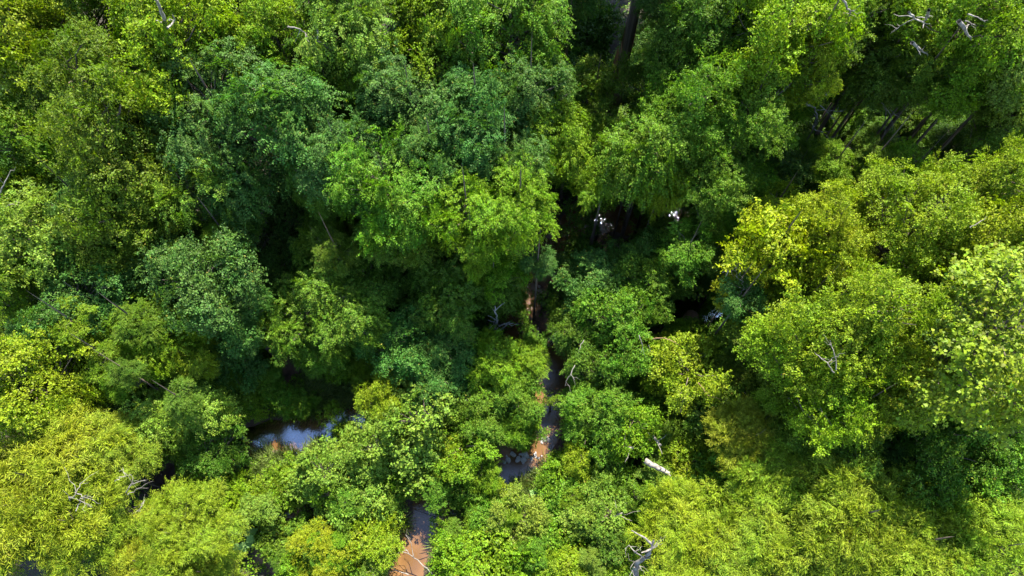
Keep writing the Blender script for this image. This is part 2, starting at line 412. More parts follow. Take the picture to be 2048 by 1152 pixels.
for nd in M_POOL.node_tree.nodes:
    if nd.type == 'FRESNEL': nd.inputs["IOR"].default_value = 2.5
    if nd.type == 'BUMP': nd.inputs["Strength"].default_value = .12
def smooth_line(q, k=5):
    o = []
    for i in range(len(q) - 1):
        p0, p1, p2, p3 = q[max(i - 1, 0)], q[i], q[i + 1], q[min(i + 2, len(q) - 1)]
        for j in range(k):
            t = j / k
            o.append(.5 * ((2 * p1) + (-p0 + p2) * t + (2 * p0 - 5 * p1 + 4 * p2 - p3) * t * t + (-p0 + 3 * p1 - 3 * p2 + p3) * t ** 3))
    return o + [q[-1]]
for ri, (pts, w) in enumerate(STREAMS):
    q = smooth_line([at(x, y, WZ)[0] for x, y in pts])
    V, F = [], []
    for i, p_ in enumerate(q):
        d_ = (q[min(i + 1, len(q) - 1)] - q[max(i - 1, 0)]); d_.z = 0; d_.normalize(); s_ = Vector((-d_.y, d_.x, 0)) * w * 1.45
        V += [tuple(p_ + s_ + Vector((0, 0, -.004 * ri))), tuple(p_ - s_ + Vector((0, 0, -.004 * ri)))]
        if i: F.append((2 * i - 2, 2 * i, 2 * i + 1, 2 * i - 1))
    tag(link('stream_water', np_mesh("stream_water", np.array(V), np.array(F)), None, M_WATER if ri == 0 else M_POOL), kind='structure')

# ------------------------------------------------------------------ ground cover (uncountable)
def scatter(name, seed, count, box, L, kind, tint, zrange, keep, dens=None, label=None, cat=None, m=5, slen=.3, droop=.3, upward=.3):
    rng = np.random.default_rng(seed)
    x = rng.uniform(box[0], box[1], count); y = rng.uniform(box[2], box[3], count)
    nzv = np.sin(.9 * x + 1.1 * np.sin(.6 * y)) * np.sin(.8 * y + 1.3 * np.sin(.7 * x)) + .5 * np.sin(2.3 * x + y) * np.sin(1.9 * y - x)
    k = (bank(x, y) > keep) & (nzv + rng.normal(0, .4, count) > -.55)
    s_ = np.zeros(count)
    for sx, sy, sr in SAND:
        p_, _ = at(sx, sy, -.2); s_ = np.maximum(s_, np.hypot(x - p_.x, y - p_.y) < sr * .8)
    k &= s_ < .5
    x, y, nzv = x[k], y[k], nzv[k]; c = len(x)
    z = height(x, y) + zrange[0] + (zrange[1] - zrange[0]) * rng.random(c) * np.clip(.6 + .5 * nzv, .1, 1.3)
    az = rng.uniform(0, 6.283, c)
    V, F, var = sprays(rng, np.stack([x, y, z], 1), np.stack([np.cos(az), np.sin(az), np.full(c, upward)], 1), slen, m, L, kind, droop, .6, .35)
    o = link(name, np_mesh(name, V, F, [("leafvar", 'FACE', var)]), None, M_LEAF)
    o.color = (*TINT[tint], 1)
    return tag(o, label, cat, None, 'stuff')
scatter('ground_cover', 1, 26000, (-22, 22, -2, 14), .13, 'broad', 'lime', (.05, .75), 1.25, label='bright leafy weeds covering the sunny ground beside the stream', cat='ground cover', m=5)
scatter('ground_cover', 2, 17000, (-34, 34, 12, 46), .17, 'broad', 'green', (.05, .6), 1.35, label='dark leafy undergrowth on the shaded woodland floor', cat='ground cover', m=4, slen=.4)
# grass along the water's edge
rng = np.random.default_rng(5)
GR = [(655, 785, 1.5, 480), (640, 822, .9, 160), (880, 1030, .8, 150), (930, 1060, 1.2, 260), (600, 810, 1.0, 140), (1010, 990, .9, 160), (780, 1120, .6, 80), (860, 1080, .5, 60), (500, 1010, 1.2, 160),
      (1080, 945, .5, 60), (700, 950, .8, 80), (540, 915, 1.2, 140), (430, 985, 1.5, 200), (620, 905, .9, 100), (900, 1120, .9, 100), (1035, 960, .5, 60), (1000, 935, .5, 70), (1085, 950, .6, 80), (885, 1010, .6, 90), (870, 1055, .5, 60), (800, 1060, .5, 60), (700, 860, .5, 60), (800, 1110, .4, 50), (965, 975, .9, 130)]
P_, A_, L_ = [], [], []
for gx_, gy_, gr_, gn in GR:
    c, _ = at(gx_, gy_, 0)
    r_ = gr_ * np.sqrt(rng.random(gn)); a_ = rng.uniform(0, 6.283, gn)
    bx, by = c.x + r_ * np.cos(a_), c.y + r_ * np.sin(a_)
    ok = height(bx, by) > WZ + .03; bx, by = bx[ok], by[ok]; gn = len(bx)
    for k in range(7):
        az = rng.uniform(0, 6.283, gn)
        P_.append(np.stack([bx, by, height(bx, by) - .02], 1)); A_.append(np.stack([np.cos(az) * .75, np.sin(az) * .75, rng.uniform(.3, 1.4, gn)], 1)); L_.append(rng.uniform(.45, 1.0, gn))
P_, A_, L_ = np.concatenate(P_), np.concatenate(A_), np.concatenate(L_)
pts = np.array([(0, .012, 0), (0, -.012, 0), (.5, .012, .02), (.5, -.012, .02), (.85, .006, -.08), (1.05, 0, -.22)])
tri = np.array([(0, 1, 3), (0, 3, 2), (2, 3, 4), (4, 3, 5)])
A_ = unit(A_); B_ = unit(np.cross(np.array([0, 0, 1.0]), A_)); N_ = np.cross(A_, B_)
V = P_[:, None] + L_[:, None, None] * (pts[None, :, 0:1] * A_[:, None] + pts[None, :, 2:3] * N_[:, None]) + pts[None, :, 1:2] * B_[:, None] * 1.3
F = (np.arange(len(P_)) * 6)[:, None, None] + tri
g = link('grass', np_mesh("grass", V.reshape(-1, 3), F.reshape(-1, 3), [("leafvar", 'FACE', np.repeat(rng.random(len(P_)), 4))]), None, M_GRASS)
g.color = (.13, .17, .04, 1)
tag(g, 'long arching grass blades along the water edge', 'grass', None, 'stuff')

# gravel, wet clods and bits of wood along the water's edge (uncountable)
rng = np.random.default_rng(8); n_ = 60000
x = rng.uniform(-22, 18, n_); y = rng.uniform(-2, 22, n_); bk = bank(x, y) + rng.normal(0, .12, n_)
k = (bk > .62) & (bk < 1.35) & (rng.random(n_) < .30); x, y = x[k], y[k]; n_ = len(x)
o8 = np.array([(1, 0, 0), (0, 1, 0), (-1, 0, 0), (0, -1, 0), (0, 0, .7), (0, 0, -.7)]); f8 = np.array([(0, 1, 4), (1, 2, 4), (2, 3, 4), (3, 0, 4), (1, 0, 5), (2, 1, 5), (3, 2, 5), (0, 3, 5)])
sz = .018 + .05 * rng.random(n_) ** 3; an = rng.uniform(0, 6.283, n_); el = 1 + 3.5 * (rng.random(n_) < .25)
vx = o8[None, :, 0] * el[:, None] * sz[:, None]; vy = o8[None, :, 1] * sz[:, None] / el[:, None] ** .3; vz = o8[None, :, 2] * sz[:, None] / el[:, None] ** .4
vx, vy = vx * (1 + .3 * rng.normal(0, 1, vx.shape)), vy * (1 + .3 * rng.normal(0, 1, vx.shape))
c_, s_ = np.cos(an)[:, None], np.sin(an)[:, None]
V = np.stack([x[:, None] + vx * c_ - vy * s_, y[:, None] + vx * s_ + vy * c_, height(x, y)[:, None] + vz + sz[:, None] * .3], -1)
gv = link('bank_gravel', np_mesh("bank_gravel", V.reshape(-1, 3), ((np.arange(n_) * 6)[:, None, None] + f8).reshape(-1, 3)), None, M_LITTER)
tag(gv, 'brown gravel and bits of wood along the water edge', 'gravel', None, 'stuff')

# ------------------------------------------------------------------ trees and shrubs
#        px    py   r   zc   kind tint  label
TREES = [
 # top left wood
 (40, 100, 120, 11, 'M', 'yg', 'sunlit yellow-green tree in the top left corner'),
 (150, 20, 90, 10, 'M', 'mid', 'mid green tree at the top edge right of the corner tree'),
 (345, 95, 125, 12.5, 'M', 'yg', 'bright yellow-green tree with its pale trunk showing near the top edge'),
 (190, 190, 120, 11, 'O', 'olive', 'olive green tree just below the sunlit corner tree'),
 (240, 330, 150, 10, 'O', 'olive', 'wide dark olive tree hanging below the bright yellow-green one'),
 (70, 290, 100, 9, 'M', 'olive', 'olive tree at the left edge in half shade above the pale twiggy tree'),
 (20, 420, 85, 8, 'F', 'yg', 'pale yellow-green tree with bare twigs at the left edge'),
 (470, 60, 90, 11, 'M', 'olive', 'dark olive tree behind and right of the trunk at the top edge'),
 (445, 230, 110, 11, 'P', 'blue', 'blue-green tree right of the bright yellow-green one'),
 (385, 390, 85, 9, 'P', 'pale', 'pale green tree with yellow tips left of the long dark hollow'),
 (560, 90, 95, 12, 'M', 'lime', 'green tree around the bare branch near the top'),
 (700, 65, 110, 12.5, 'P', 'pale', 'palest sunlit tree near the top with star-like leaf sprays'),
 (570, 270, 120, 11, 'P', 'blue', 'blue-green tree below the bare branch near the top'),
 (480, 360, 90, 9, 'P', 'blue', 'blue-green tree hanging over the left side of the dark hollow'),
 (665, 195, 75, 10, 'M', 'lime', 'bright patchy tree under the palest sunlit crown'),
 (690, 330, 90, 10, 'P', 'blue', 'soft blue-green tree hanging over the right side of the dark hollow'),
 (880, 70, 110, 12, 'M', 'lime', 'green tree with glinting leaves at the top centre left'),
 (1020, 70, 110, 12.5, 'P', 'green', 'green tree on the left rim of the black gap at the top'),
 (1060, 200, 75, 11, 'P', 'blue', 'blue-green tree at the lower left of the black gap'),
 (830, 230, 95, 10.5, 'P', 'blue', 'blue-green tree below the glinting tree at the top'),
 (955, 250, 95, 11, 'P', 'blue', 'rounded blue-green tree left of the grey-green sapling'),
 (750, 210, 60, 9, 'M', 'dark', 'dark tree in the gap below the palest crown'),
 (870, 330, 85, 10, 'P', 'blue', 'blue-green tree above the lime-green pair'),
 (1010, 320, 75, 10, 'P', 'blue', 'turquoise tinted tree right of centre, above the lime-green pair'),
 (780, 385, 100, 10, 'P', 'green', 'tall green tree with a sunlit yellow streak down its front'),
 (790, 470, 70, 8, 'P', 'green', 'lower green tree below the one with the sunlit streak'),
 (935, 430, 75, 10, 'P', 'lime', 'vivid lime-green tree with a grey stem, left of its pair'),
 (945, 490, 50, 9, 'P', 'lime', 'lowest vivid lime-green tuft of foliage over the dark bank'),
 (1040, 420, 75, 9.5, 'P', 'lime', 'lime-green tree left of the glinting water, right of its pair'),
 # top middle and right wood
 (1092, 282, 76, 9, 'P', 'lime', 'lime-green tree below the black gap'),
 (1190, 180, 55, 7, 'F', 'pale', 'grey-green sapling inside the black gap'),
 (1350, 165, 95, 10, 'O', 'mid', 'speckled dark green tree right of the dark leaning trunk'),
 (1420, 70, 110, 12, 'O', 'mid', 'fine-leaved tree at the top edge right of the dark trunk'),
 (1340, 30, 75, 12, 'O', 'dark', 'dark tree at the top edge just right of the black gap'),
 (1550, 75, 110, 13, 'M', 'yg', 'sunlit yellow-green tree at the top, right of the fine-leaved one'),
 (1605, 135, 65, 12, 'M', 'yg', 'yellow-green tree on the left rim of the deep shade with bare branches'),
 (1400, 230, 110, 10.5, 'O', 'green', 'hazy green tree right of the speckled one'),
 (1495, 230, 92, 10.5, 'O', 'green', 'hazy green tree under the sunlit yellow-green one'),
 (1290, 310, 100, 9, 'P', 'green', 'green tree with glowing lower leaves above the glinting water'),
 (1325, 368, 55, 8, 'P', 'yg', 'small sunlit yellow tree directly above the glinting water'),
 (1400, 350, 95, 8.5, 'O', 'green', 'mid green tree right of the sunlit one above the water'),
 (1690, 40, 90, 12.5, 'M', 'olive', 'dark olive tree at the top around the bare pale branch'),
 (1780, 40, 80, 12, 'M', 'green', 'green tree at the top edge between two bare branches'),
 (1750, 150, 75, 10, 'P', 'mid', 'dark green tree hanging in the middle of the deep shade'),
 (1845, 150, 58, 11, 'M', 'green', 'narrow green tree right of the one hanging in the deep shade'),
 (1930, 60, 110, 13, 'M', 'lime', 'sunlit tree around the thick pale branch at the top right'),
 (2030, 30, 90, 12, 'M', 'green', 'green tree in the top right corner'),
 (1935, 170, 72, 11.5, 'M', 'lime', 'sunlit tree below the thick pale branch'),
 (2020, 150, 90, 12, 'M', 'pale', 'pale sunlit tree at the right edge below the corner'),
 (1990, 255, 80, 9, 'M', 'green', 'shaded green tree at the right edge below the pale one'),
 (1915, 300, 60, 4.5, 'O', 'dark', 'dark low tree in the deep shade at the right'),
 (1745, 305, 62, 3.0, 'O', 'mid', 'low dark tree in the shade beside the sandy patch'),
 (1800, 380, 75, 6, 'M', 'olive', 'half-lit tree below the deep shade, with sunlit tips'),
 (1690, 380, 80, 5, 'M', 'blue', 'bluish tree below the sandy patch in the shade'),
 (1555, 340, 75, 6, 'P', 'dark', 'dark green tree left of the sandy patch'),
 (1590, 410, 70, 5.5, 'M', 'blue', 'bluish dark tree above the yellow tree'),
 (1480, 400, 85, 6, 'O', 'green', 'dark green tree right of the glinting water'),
 # right, sunlit
 (1545, 500, 80, 9, 'F', 'gold', 'bright golden yellow tree at the middle right'),
 (1640, 480, 90, 9, 'O', 'gold', 'yellow tree right of the golden one'),
 (1455, 590, 38, 7, 'F', 'gold', 'thin golden spray of leaves hanging beside bare twigs'),
 (1580, 570, 70, 7, 'O', 'yg', 'yellow-green tree under the golden one'),
 (1830, 450, 115, 10, 'O', 'yg', 'fine-leaved sunlit tree at the right, top of the three in a row'),
 (1960, 400, 110, 10.5, 'O', 'yg', 'sunlit yellow-green tree at the right edge above the broad one'),
 (2010, 520, 110, 11, 'M', 'yg', 'sunlit broadleaf tree at the right edge above the large-leaved one'),
 (1740, 520, 70, 6, 'O', 'olive', 'shaded olive tree in the cleft left of the sunlit right-hand trees'),
 (1900, 570, 90, 8, 'O', 'olive', 'half-shaded olive tree above the large-leaved tree'),
 (1690, 650, 135, 10, 'O', 'yg', 'wide domed yellow-green tree on the right, its upper half'),
 (1640, 740, 120, 8.5, 'O', 'yg', 'yellow-green tree with bare inner twigs on the right slope'),
 (1770, 760, 110, 8.5, 'O', 'yg', 'yellow-green tree left of the large-leaved tree'),
 (1560, 690, 80, 6.5, 'O', 'olive', 'olive tree on the left flank of the wide domed tree'),
 (1960, 690, 150, 12, 'S', 'yg', 'tree with the largest lobed leaves at the right edge'),
 (1860, 800, 75, 9, 'S', 'yg', 'low branching crown of large lobed leaves left of the biggest one'),
 (1855, 895, 115, 6.5, 'O', 'mid', 'dark shaded tree below the large-leaved tree'),
 (1990, 880, 115, 7, 'M', 'green', 'speckled dark green tree at the right edge'),
 (1670, 890, 95, 6.0, 'O', 'olive', 'shaded tree in the hollow above the lower right feathery trees'),
 (1960, 950, 90, 5.5, 'O', 'mid', 'low dark tree under the speckled one at the right edge'),
 (1785, 930, 75, 5, 'O', 'dark', 'low dark tree along the rim of the lower right feathery trees'),
 (1198, 452, 28, 1.6, 'T', 'dark', 'thin dark shrub standing in front of the glinting water'),
 (1278, 450, 30, 1.8, 'T', 'mid', 'thin shrub at the right end of the glinting water'),
 (1197, 425, 24, 2.4, 'M', 'dark', 'little dark bush between the two brightest patches of glinting water'),
 (1275, 428, 22, 2.4, 'M', 'mid', 'little bush right of the second bright patch of glinting water'),
 (935, 985, 36, .8, 'F', 'green', 'low shrub closing over the stream below the round sunlit tree'),
 (970, 1000, 28, .7, 'B', 'lime', 'low leafy shrub on the bank below the white stones'),
 (1135, 475, 28, 1.6, 'T', 'dark', 'thin shrub at the left end of the glinting water'),
 # floor of the black gap: shrubs added, tinted dark to deepen its shade
 (1150, 40, 45, .9, 'F', 'dark', 'lowest shade-tinted shrub at the back of the black gap'),
 (1170, 100, 45, .9, 'B', 'dark', 'shade-tinted shrub on the floor of the black gap beside the trunk'),
 (1140, 150, 45, .9, 'F', 'dark', 'shade-tinted shrub at the near left side of the black gap'),
 (1200, 60, 40, .9, 'B', 'dark', 'shade-tinted shrub at the foot of the tall dark trunk'),
 # thin growth leaning over the water
 (1142, 425, 26, 2.2, 'T', 'mid', 'thin shrub across the left patch of the glinting water'),
 (1182, 440, 26, 2.0, 'T', 'dark', 'thin dark shrub across the middle of the glinting water'),
 (1163, 462, 24, 1.4, 'T', 'green', 'thin green shrub at the near edge of the glinting water'),
 (505, 808, 40, 1.2, 'F', 'lime', 'lime-green low shrub above the left end of the left-hand blue pool'),
 (610, 805, 30, 1.0, 'F', 'green', 'small green shrub between the sedge and the left-hand blue pool'),
 (1062, 700, 34, 1.6, 'P', 'green', 'green rosette shrub over the channel between the snag and the upper blue pool'),
 (1103, 803, 24, 1.4, 'T', 'lime', 'thin lime-green shrub leaning over the channel below the upper blue pool'),
 (1062, 868, 30, 1.5, 'T', 'green', 'thin green shrub leaning over the channel just above the white stones'),
 (1042, 640, 34, 2.0, 'T', 'green', 'thin shrub leaning over the muddy channel right of the grey snag'),
 (1085, 600, 26, 1.6, 'T', 'mid', 'thin dark shrub on the right edge of the muddy channel'),
 (668, 842, 30, 1.2, 'T', 'lime', 'thin pale-tipped shrub over the right end of the left-hand blue pool'),
 (885, 1040, 24, 1.0, 'T', 'lime', 'thin lime-green shrub on the right edge of the brown water'),
 (560, 745, 44, 2.0, 'M', 'green', 'green bush beside the sandy patch left of the sedge'),  # this and the next bushes tinted lighter to offset the hollow's shade
 (625, 715, 44, 2.2, 'P', 'green', 'green bush with drooping leaflets behind the sedge'),
 (470, 690, 46, 2.6, 'M', 'green', 'green bush in the hollow below the grey-green dome'),
 (720, 730, 38, 1.8, 'P', 'lime', 'lime-tipped bush right of the sedge'),
 (560, 800, 34, 1.2, 'F', 'green', 'low green shrub on the far bank of the left-hand blue pool'),
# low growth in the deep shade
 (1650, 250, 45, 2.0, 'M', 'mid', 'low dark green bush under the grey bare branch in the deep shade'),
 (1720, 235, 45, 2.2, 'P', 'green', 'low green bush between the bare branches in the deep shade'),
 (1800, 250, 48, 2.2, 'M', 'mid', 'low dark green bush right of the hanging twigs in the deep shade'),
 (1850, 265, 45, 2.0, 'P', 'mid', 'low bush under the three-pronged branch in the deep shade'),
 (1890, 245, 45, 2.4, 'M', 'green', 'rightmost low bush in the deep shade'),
 (700, 872, 30, .7, 'F', 'green', 'low shrub at the right end of the left-hand blue pool'),
 # lower right, feathery
 (1580, 960, 100, 5, 'W', 'willow', 'feathery light green tree at the upper end of the lower right band'),
 (1500, 880, 70, 5, 'W', 'willow', 'small feathery tree tip left of the shaded hollow'),
 (1705, 1035, 115, 6.4, 'W', 'willow', 'feathery tree in the middle of the lower right band'),
 (1835, 1085, 105, 6.4, 'W', 'willow', 'feathery tree right of middle at the bottom of the band'),
 (1975, 1095, 112, 6.4, 'W', 'willow', 'feathery tree in the bottom right corner'),
 (1560, 1100, 100, 5, 'W', 'willow', 'feathery tree at the bottom edge between the two bigger clumps'),
 (1400, 1075, 100, 4.0, 'W', 'willow', 'rounded feathery tree right of the dead snag at the bottom'),
 (1450, 970, 60, 2.5, 'B', 'green', 'dark shrub between the two feathery clumps'),
 # centre right
 (1270, 490, 80, 5, 'M', 'dark', 'dark tree just below the glinting water'),
 (1390, 500, 85, 5, 'O', 'mid', 'dark green tree left of the golden hanging spray'),
 (1190, 580, 75, 4.5, 'M', 'blue', 'bluish bush tree right of the muddy channel'),
 (1310, 580, 85, 5, 'M', 'green', 'green tree above the small blue pool'),
 (1230, 650, 85, 4.5, 'M', 'green', 'green tree above the arching vine'),
 (1160, 660, 60, 3.5, 'M', 'mid', 'mid green bush right of the grey snag'),
 (1390, 675, 55, 1.6, 'B', 'green', 'low shrub on the bank below the small blue pool'),
 (1370, 750, 80, 4, 'V', 'yg', 'sunlit vine-covered tree with dangling bare stems'),
 (1300, 740, 55, 3.5, 'V', 'lime', 'lime green vine mound left of the sunlit vine-covered tree'),
 (1430, 820, 70, 3, 'F', 'mid', 'shaded leafy shrub right of the vine-covered tree'),
 (1480, 770, 65, 3.5, 'O', 'olive', 'shaded olive shrub left of the wide domed tree'),
 (1190, 750, 70, 3.5, 'M', 'mid', 'dark green bush right of the upper blue pool'),
 (1190, 840, 75, 3.2, 'M', 'green', 'green bush overhanging the right bank above the white stones'),
 (1260, 850, 65, 2.8, 'V', 'lime', 'sunlit lobed-leaf shrub left of the fallen white log'),
 (1470, 690, 50, 3, 'B', 'pale', 'grey-green shrub below the golden spray'),
 # centre
 (1050, 735, 45, 3.2, 'P', 'lime', 'bright green rosette bush on the left of the upper blue pool'),
 (985, 735, 65, 3.4, 'P', 'lime', 'lime bush with long drooping leaflets below the grey snag'),
 (1030, 800, 65, 2.8, 'M', 'green', 'green bush left of the upper blue pool'),
 (1045, 862, 48, 2.2, 'M', 'lime', 'overhanging green bush above the white stones'),
 (970, 830, 60, 2.6, 'M', 'green', 'green bush between the round sunlit tree and the stream'),
 (862, 856, 112, 2.1, 'V', 'pale', 'round sunlit tree with pale heart-shaped leaves in the lower middle'),
 (930, 905, 70, 1.8, 'V', 'lime', 'lower right lobe of leaves beside the round sunlit tree'),
 (755, 790, 62, 3.4, 'M', 'yg', 'sunlit yellow-green bush above left of the round tree'),
 (760, 900, 75, 2.4, 'V', 'pale', 'pale leafy bush left of the round sunlit tree'),
 (820, 690, 85, 4, 'M', 'blue', 'dark bluish bush left of the grey snag'),
 (900, 700, 65, 3.5, 'M', 'blue', 'bluish bush just left of the grey snag'),
 (870, 760, 70, 3.2, 'M', 'blue', 'bluish bush above the round sunlit tree'),
 (900, 590, 80, 5, 'P', 'mid', 'dark green tree between the lime pair and the grey snag'),
 (985, 560, 65, 4.5, 'P', 'mid', 'dark green tree left of the muddy channel'),
 (690, 610, 85, 5.5, 'P', 'green', 'green tree with faint yellow streaks left of centre'),
 (620, 640, 80, 5, 'P', 'green', 'green tree left of the one with yellow streaks'),
 (640, 490, 60, 6, 'P', 'olive', 'olive tree in the dark hollow left of the tall streaked tree'),
 (740, 560, 70, 5.5, 'M', 'mid', 'mid green tree below the tall streaked tree'),
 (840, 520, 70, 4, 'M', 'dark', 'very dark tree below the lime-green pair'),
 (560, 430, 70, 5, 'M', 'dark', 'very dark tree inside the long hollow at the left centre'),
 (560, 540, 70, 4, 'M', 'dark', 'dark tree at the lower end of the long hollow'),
 (660, 710, 70, 3.4, 'M', 'green', 'green bush above the sedge patch'),
 (560, 690, 70, 4, 'M', 'mid', 'mid green bush left of the sandy patch by the sedge'),
 (510, 765, 58, 1.3, 'M', 'green', 'green bush above the blue pool on the left'),
 # left
 (110, 480, 110, 8, 'M', 'pale', 'pale glinting tree at the left, below the twiggy one'),
 (230, 480, 90, 8, 'M', 'olive', 'olive tree right of the pale glinting one'),
 (30, 560, 75, 7.5, 'M', 'lime', 'green tree at the left edge below the pale glinting one'),
 (180, 600, 95, 7, 'M', 'blue', 'blue-green tree left of the grey-green dome'),
 (410, 560, 110, 7.5, 'M', 'blue', 'wide grey-green dome with pale highlights'),
 (480, 640, 65, 6, 'M', 'blue', 'grey-green tree at the lower right of the dome'),
 (300, 670, 75, 6, 'P', 'lime', 'lime-green tree below the grey-green dome'),
 (380, 720, 50, 5, 'P', 'yg', 'small tree with yellow sunlit tips right of the lime one'),
 (110, 680, 70, 5.5, 'M', 'blue', 'dark bluish tree above the sunlit tree on the left edge'),
 (60, 770, 110, 7, 'M', 'yg', 'sunlit yellow-green tree on the left edge above the feathery mass'),
 (185, 760, 60, 4.5, 'M', 'lime', 'half-lit tree right of the sunlit left edge tree'),
 (440, 730, 66, 2.8, 'M', 'blue', 'bluish tree above the half-lit green one'),
 (270, 770, 70, 2.8, 'M', 'dark', 'dark bush in the hollow left of the half-lit green tree'),
 (368, 832, 88, 3.6, 'P', 'pale', 'half-lit green tree left of the blue pool'),
 (420, 900, 60, 3, 'M', 'mid', 'shaded green bush under the half-lit tree'),
 (300, 870, 60, 3, 'F', 'mid', 'shaded leafy bush left of the half-lit tree'),
 # lower left, feathery
 (90, 960, 125, 6, 'W', 'willow', 'large feathery light green tree at the left, with bare twigs in it'),
 (200, 930, 85, 5.5, 'W', 'willow', 'feathery tree tip beside the arching bare twigs'),
 (170, 1050, 85, 5, 'W', 'willow', 'feathery tree below the large one at the left'),
 (20, 1060, 100, 5.5, 'W', 'willow', 'feathery tree in the bottom left corner'),
 (360, 1070, 85, 4.5, 'W', 'willow', 'rounded feathery tree at the bottom left of centre'),
 (300, 1125, 80, 4.2, 'W', 'willow', 'feathery tree at the bottom edge left of the rounded one'),
 (418, 1145, 55, 3.4, 'W', 'willow', 'feathery tree at the bottom edge right of the rounded one'),
 # lower middle shrubs
 (660, 960, 75, 2.2, 'V', 'pale', 'pale green bush at the lower middle, above the yellow shrub'),
 (715, 1010, 68, 1.6, 'F', 'pale', 'grey-green leafy shrub left of the brown water'),
 (655, 1095, 62, 1.8, 'O', 'gold', 'bright yellow shrub at the bottom left of the brown water'),
 (740, 1080, 55, 1.6, 'F', 'yg', 'yellow-green shrub between the yellow shrub and the brown water'),
 (580, 970, 48, 1.2, 'F', 'lime', 'leafy green shrub below the blue pool'),
 (530, 1010, 45, 1.0, 'B', 'lime', 'low green shrub left of the bare patch'),
 (600, 1050, 42, 1.0, 'B', 'green', 'dark-hearted shrub left of the bright yellow one'),
 (480, 1000, 45, 1.1, 'F', 'yg', 'yellowish shrub beside the rounded feathery tree'),
 (560, 1080, 38, .8, 'B', 'green', 'small shrub left of the yellow shrub, beside bare earth'),
 (720, 1130, 50, 1.2, 'B', 'green', 'green shrub at the bottom edge right of the yellow one'),
 (600, 1140, 42, 1.0, 'F', 'lime', 'green shrub at the bottom edge left of the yellow one'),
 (790, 955, 40, 1.2, 'V', 'lime', 'shrub hanging over the brown water from the round tree'),
 # lower right of the stream
 (900, 1110, 65, 1.4, 'F', 'lime', 'lime-green shrub on the right bank of the brown water'),
 (980, 1120, 65, 1.5, 'B', 'lime', 'lime-green shrub at the bottom edge right of the brown water'),
 (1040, 1040, 62, 1.7, 'V', 'pale', 'whitish-leaved shrub right of the brown water'),
 (980, 1050, 48, 1.1, 'F', 'green', 'green shrub beside the grass on the right bank'),
 (1115, 950, 62, 1.5, 'F', 'lime', 'bright leafy shrub right of the white stones'),
 (1150, 1010, 60, 1.4, 'F', 'green', 'green leafy shrub below the bright one by the white stones'),
 (1215, 1030, 65, 1.8, 'V', 'pale', 'dark-centred shrub with whitish leaves'),
 (1110, 1080, 58, 1.3, 'F', 'lime', 'lime shrub below the whitish-leaved one'),
 (1060, 1130, 60, 1.4, 'B', 'lime', 'leafy shrub at the bottom edge in the middle'),
 (1180, 1125, 50, 1.3, 'W', 'willow', 'feathery shrub left of the dead snag'),
 (1220, 930, 55, 1.5, 'F', 'green', 'green shrub left of the fallen white log'),
 (1280, 990, 52, 1.2, 'V', 'lime', 'vine-leaved shrub just below the fallen white log'),
 (1370, 930, 60, 1.5, 'V', 'yg', 'sunlit vine-leaved shrub right of the fallen white log'),
 (1340, 870, 55, 1.6, 'O', 'olive', 'olive twiggy shrub above the fallen white log'),
 (1420, 920, 50, 1.6, 'F', 'pale', 'pale shrub between the white log and the feathery trees'),
 (1410, 1010, 45, 1.4, 'V', 'lime', 'heart-leaved shrub above the rounded feathery tree'),
]
BIG_LEAVED = []
for (px, py, r, zc, sp, tint, label) in TREES:
    grp = {'W': "feathery light green trees along the lower edge"}.get(sp)
    zs = 1.3 if zc > 8 else 1.1
    o = plant(px, py, r, zc, sp, tint, label, grp, zs)
    if sp == 'S': BIG_LEAVED.append(o)

# a tall tree whose crown is above the frame: only its leaning dark trunk is in view
b, _ = at(1222, 245, 0)
t = empty('broadleaf_tree', (b.x, b.y, -.05))
tag(t, 'tall dark trunk beside the black gap, its crown above the top edge', 'tree', CANOPY)
tr = link('trunk', TRUNKS[1], t); tr.scale = (.36, .36, 14)
cm, lm, rz, C = CROWN['O'][0]
cr = link('crown', cm, t); cr.location = (0, 0, 16.5); cr.scale = (3.4, 3.4, 3.6); cr.color = (*TINT['mid'], 1); cr['kind'] = 'stuff'
lb = link('limbs', lm, t); lb.location = cr.location; lb.scale = cr.scale; lb['kind'] = 'stuff'
# trees only half inside the top edge, they shade the wood in front of them
for i, (px, py, r, zc, sp, tint, label) in enumerate([
    (60, -70, 120, 12, 'M', 'mid', 'tree cut by the top edge above the top left corner tree'),
    (230, -80, 120, 13, 'M', 'olive', 'tree cut by the top edge left of the pale trunk'),
    (430, -90, 120, 13, 'O', 'mid', 'tree cut by the top edge right of the pale trunk'),
    (630, -80, 110, 13, 'M', 'lime', 'tree cut by the top edge above the bare branch'),
    (830, -80, 120, 13, 'P', 'lime', 'tree cut by the top edge above the palest crown'),
    (1010, -80, 110, 13, 'P', 'green', 'tree cut by the top edge left of the black gap'),
    (1150, -70, 85, 12, 'O', 'dark', 'tree cut by the top edge directly above the black gap'),
    (1420, -90, 130, 13, 'O', 'mid', 'tree cut by the top edge right of the dark trunk'),
    (1610, -80, 110, 13, 'M', 'green', 'tree cut by the top edge above the sunlit right-hand wood'),
    (1800, -80, 120, 13, 'M', 'green', 'tree cut by the top edge above the deep shade'),
    (1990, -80, 110, 13, 'M', 'lime', 'tree cut by the top edge beside the top right corner')]):
    plant(px, py, r, zc, sp, tint, label, CANOPY, 1.2)

